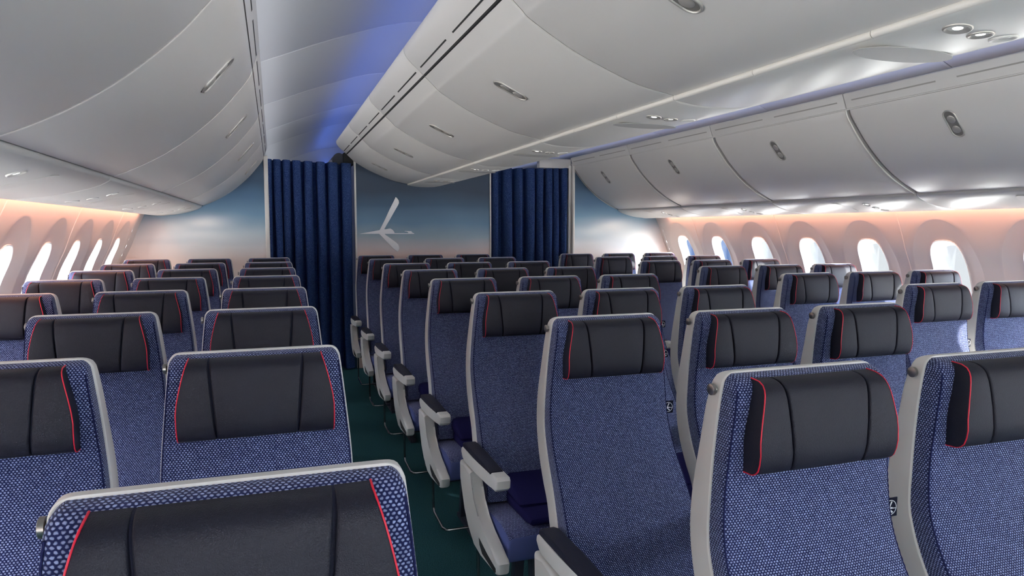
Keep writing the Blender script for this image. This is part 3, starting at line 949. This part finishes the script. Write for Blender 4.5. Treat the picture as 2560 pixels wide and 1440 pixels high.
# ------------------------------------------------------------------ light
def strip_light(name, x, y0, y1, z, w, power, col, aim):
    l = bpy.data.lights.new(name, 'AREA'); l.shape = 'RECTANGLE'; l.size = w; l.size_y = y1 - y0
    l.energy = power; l.color = col
    o = bpy.data.objects.new(name, l); COL.objects.link(o); o.location = (x, (y0 + y1) / 2, z)
    d = Vector((aim[0], 0, aim[1])).normalized()
    zx = -d; yy = Vector((0, 1, 0)); xx = yy.cross(zx)
    from mathutils import Matrix
    o.matrix_world = Matrix(((xx.x, yy.x, zx.x, o.location.x), (xx.y, yy.y, zx.y, o.location.y), (xx.z, yy.z, zx.z, o.location.z), (0, 0, 0, 1)))
    return l
Lz = EYE
L_WHITE, L_BLUE, L_ORANGE = 12.5, 8.5, 30.
# ceiling cove strips lying on top of the bins, behind their upper lips
strip_light('cove_white_left', -.13, Y_FRONT, Y_END, .770 + Lz, .04, L_WHITE, (.90, .93, 1.), (.53, .27)).spread = 1.25
strip_light('cove_blue_left', .74, Y_FRONT, Y_END, .90 + Lz, .05, L_BLUE, (.06, .19, 1.), (.10, 1.))
strip_light('cove_blue_right', 2 * CX - .74, Y_FRONT, Y_END, .90 + Lz, .05, L_BLUE * .6, (.06, .19, 1.), (-.10, 1.))
strip_light('cove_lavender_right', 3.10, Y_FRONT, Y_END, .770 + Lz, .04, L_WHITE * .22, (.50, .58, 1.), (.1, 1.))
# warm wash strips behind the outer edge of the service panels
strip_light('wash_left', -1.003, Y_FRONT, 6.65, .150 + Lz, .020, L_ORANGE, (1., .44, .27), (-.45, -1.))
strip_light('wash_right', 2 * CX + 1.003, Y_FRONT, 6.65, .150 + Lz, .020, L_ORANGE, (1., .44, .27), (.45, -1.))

sun = bpy.data.lights.new('sun', 'SUN'); so = bpy.data.objects.new('sun', sun); COL.objects.link(so)
sun.energy = 14.; sun.angle = .01; sun.color = (1., .93, .85)
d = Vector((-1., 1.1, 0)).normalized() * cos(.17) + Vector((0, 0, -sin(.17)))
so.rotation_euler = d.to_track_quat('-Z', 'Y').to_euler()

FILL_GLOW = 150.
SKY_LEVEL, FILL_BELOW, FILL_ABOVE = .66, 29., 23.
# sky outside the windows: pale cloud with one clear blue patch ahead on the right
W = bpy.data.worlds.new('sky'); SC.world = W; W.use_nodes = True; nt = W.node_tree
bg = nt.nodes['Background']
tc = nt.nodes.new('ShaderNodeTexCoord'); sp = nt.nodes.new('ShaderNodeSeparateXYZ'); nt.links.new(tc.outputs['Generated'], sp.inputs[0])
n = nt.nodes.new('ShaderNodeTexNoise'); n.inputs['Scale'].default_value = 5.; n.inputs['Detail'].default_value = 5
nt.links.new(tc.outputs['Generated'], n.inputs['Vector'])
r = nt.nodes.new('ShaderNodeValToRGB')
r.color_ramp.elements[0].position = .38; r.color_ramp.elements[0].color = (.70, .81, 1., 1)
r.color_ramp.elements[1].position = .60; r.color_ramp.elements[1].color = (1., 1., 1., 1)
nt.links.new(n.outputs['Fac'], r.inputs[0])
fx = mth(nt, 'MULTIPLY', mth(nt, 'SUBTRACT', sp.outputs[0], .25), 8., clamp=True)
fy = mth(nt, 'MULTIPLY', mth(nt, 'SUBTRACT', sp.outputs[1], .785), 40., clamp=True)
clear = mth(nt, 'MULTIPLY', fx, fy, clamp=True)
# seen level through the windows the sky is pale; below and above are boosted to light bins and seats
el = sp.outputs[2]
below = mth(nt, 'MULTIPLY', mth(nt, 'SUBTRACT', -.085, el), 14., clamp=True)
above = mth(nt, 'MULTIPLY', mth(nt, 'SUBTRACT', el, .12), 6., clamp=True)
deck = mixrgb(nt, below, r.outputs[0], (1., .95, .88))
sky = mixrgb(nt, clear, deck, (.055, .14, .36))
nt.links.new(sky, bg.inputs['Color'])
st = mth(nt, 'ADD', mth(nt, 'SUBTRACT', SKY_LEVEL, mth(nt, 'MULTIPLY', clear, SKY_LEVEL - 1.)), mth(nt, 'ADD', mth(nt, 'MULTIPLY', below, FILL_BELOW), mth(nt, 'MULTIPLY', above, FILL_ABOVE)))
# added glow lobe around the sun, out of view, brightening the right-hand seats
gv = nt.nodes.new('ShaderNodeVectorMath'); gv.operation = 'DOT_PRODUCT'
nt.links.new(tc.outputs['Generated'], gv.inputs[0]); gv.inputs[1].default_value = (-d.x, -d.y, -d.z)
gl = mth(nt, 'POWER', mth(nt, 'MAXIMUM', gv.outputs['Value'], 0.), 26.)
st = mth(nt, 'ADD', st, mth(nt, 'MULTIPLY', gl, FILL_GLOW))
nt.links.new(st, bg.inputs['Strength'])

# light portals in the window openings help the sky light find its way in
for side in 'LR':
    for yc in WINS[side]:
        l = bpy.data.lights.new('window_daylight', 'AREA'); l.shape = 'RECTANGLE'; l.size = .27; l.size_y = .46
        o = bpy.data.objects.new('window_daylight', l); COL.objects.link(o)
        o.location = wall_pt(yc, WCZ, .120, side)
        o.rotation_euler = (0, (-pi/2 if side == 'L' else pi/2), 0)
        l.cycles.is_portal = True
# opening added at the unseen forward end, letting sky light into the cabin
l = bpy.data.lights.new('open_end_portal', 'AREA'); l.shape = 'RECTANGLE'; l.size = 5.6; l.size_y = 2.8
o = bpy.data.objects.new('open_end_portal', l); COL.objects.link(o); o.location = (CX, Y_FRONT - .02, 1.4)
o.rotation_euler = (pi / 2, 0, 0); l.cycles.is_portal = True

vs = SC.view_settings
SC.display_settings.display_device = 'sRGB'
vs.view_transform = 'Standard'; vs.look = 'None'; vs.exposure = .5; vs.gamma = 1.; vs.use_curve_mapping = False
cy = SC.cycles
cy.max_bounces = 8; cy.diffuse_bounces = 5; cy.glossy_bounces = 3; cy.transparent_max_bounces = 8
cy.sample_clamp_indirect = 6.; cy.caustics_reflective = False; cy.caustics_refractive = False
cy.use_denoising = True
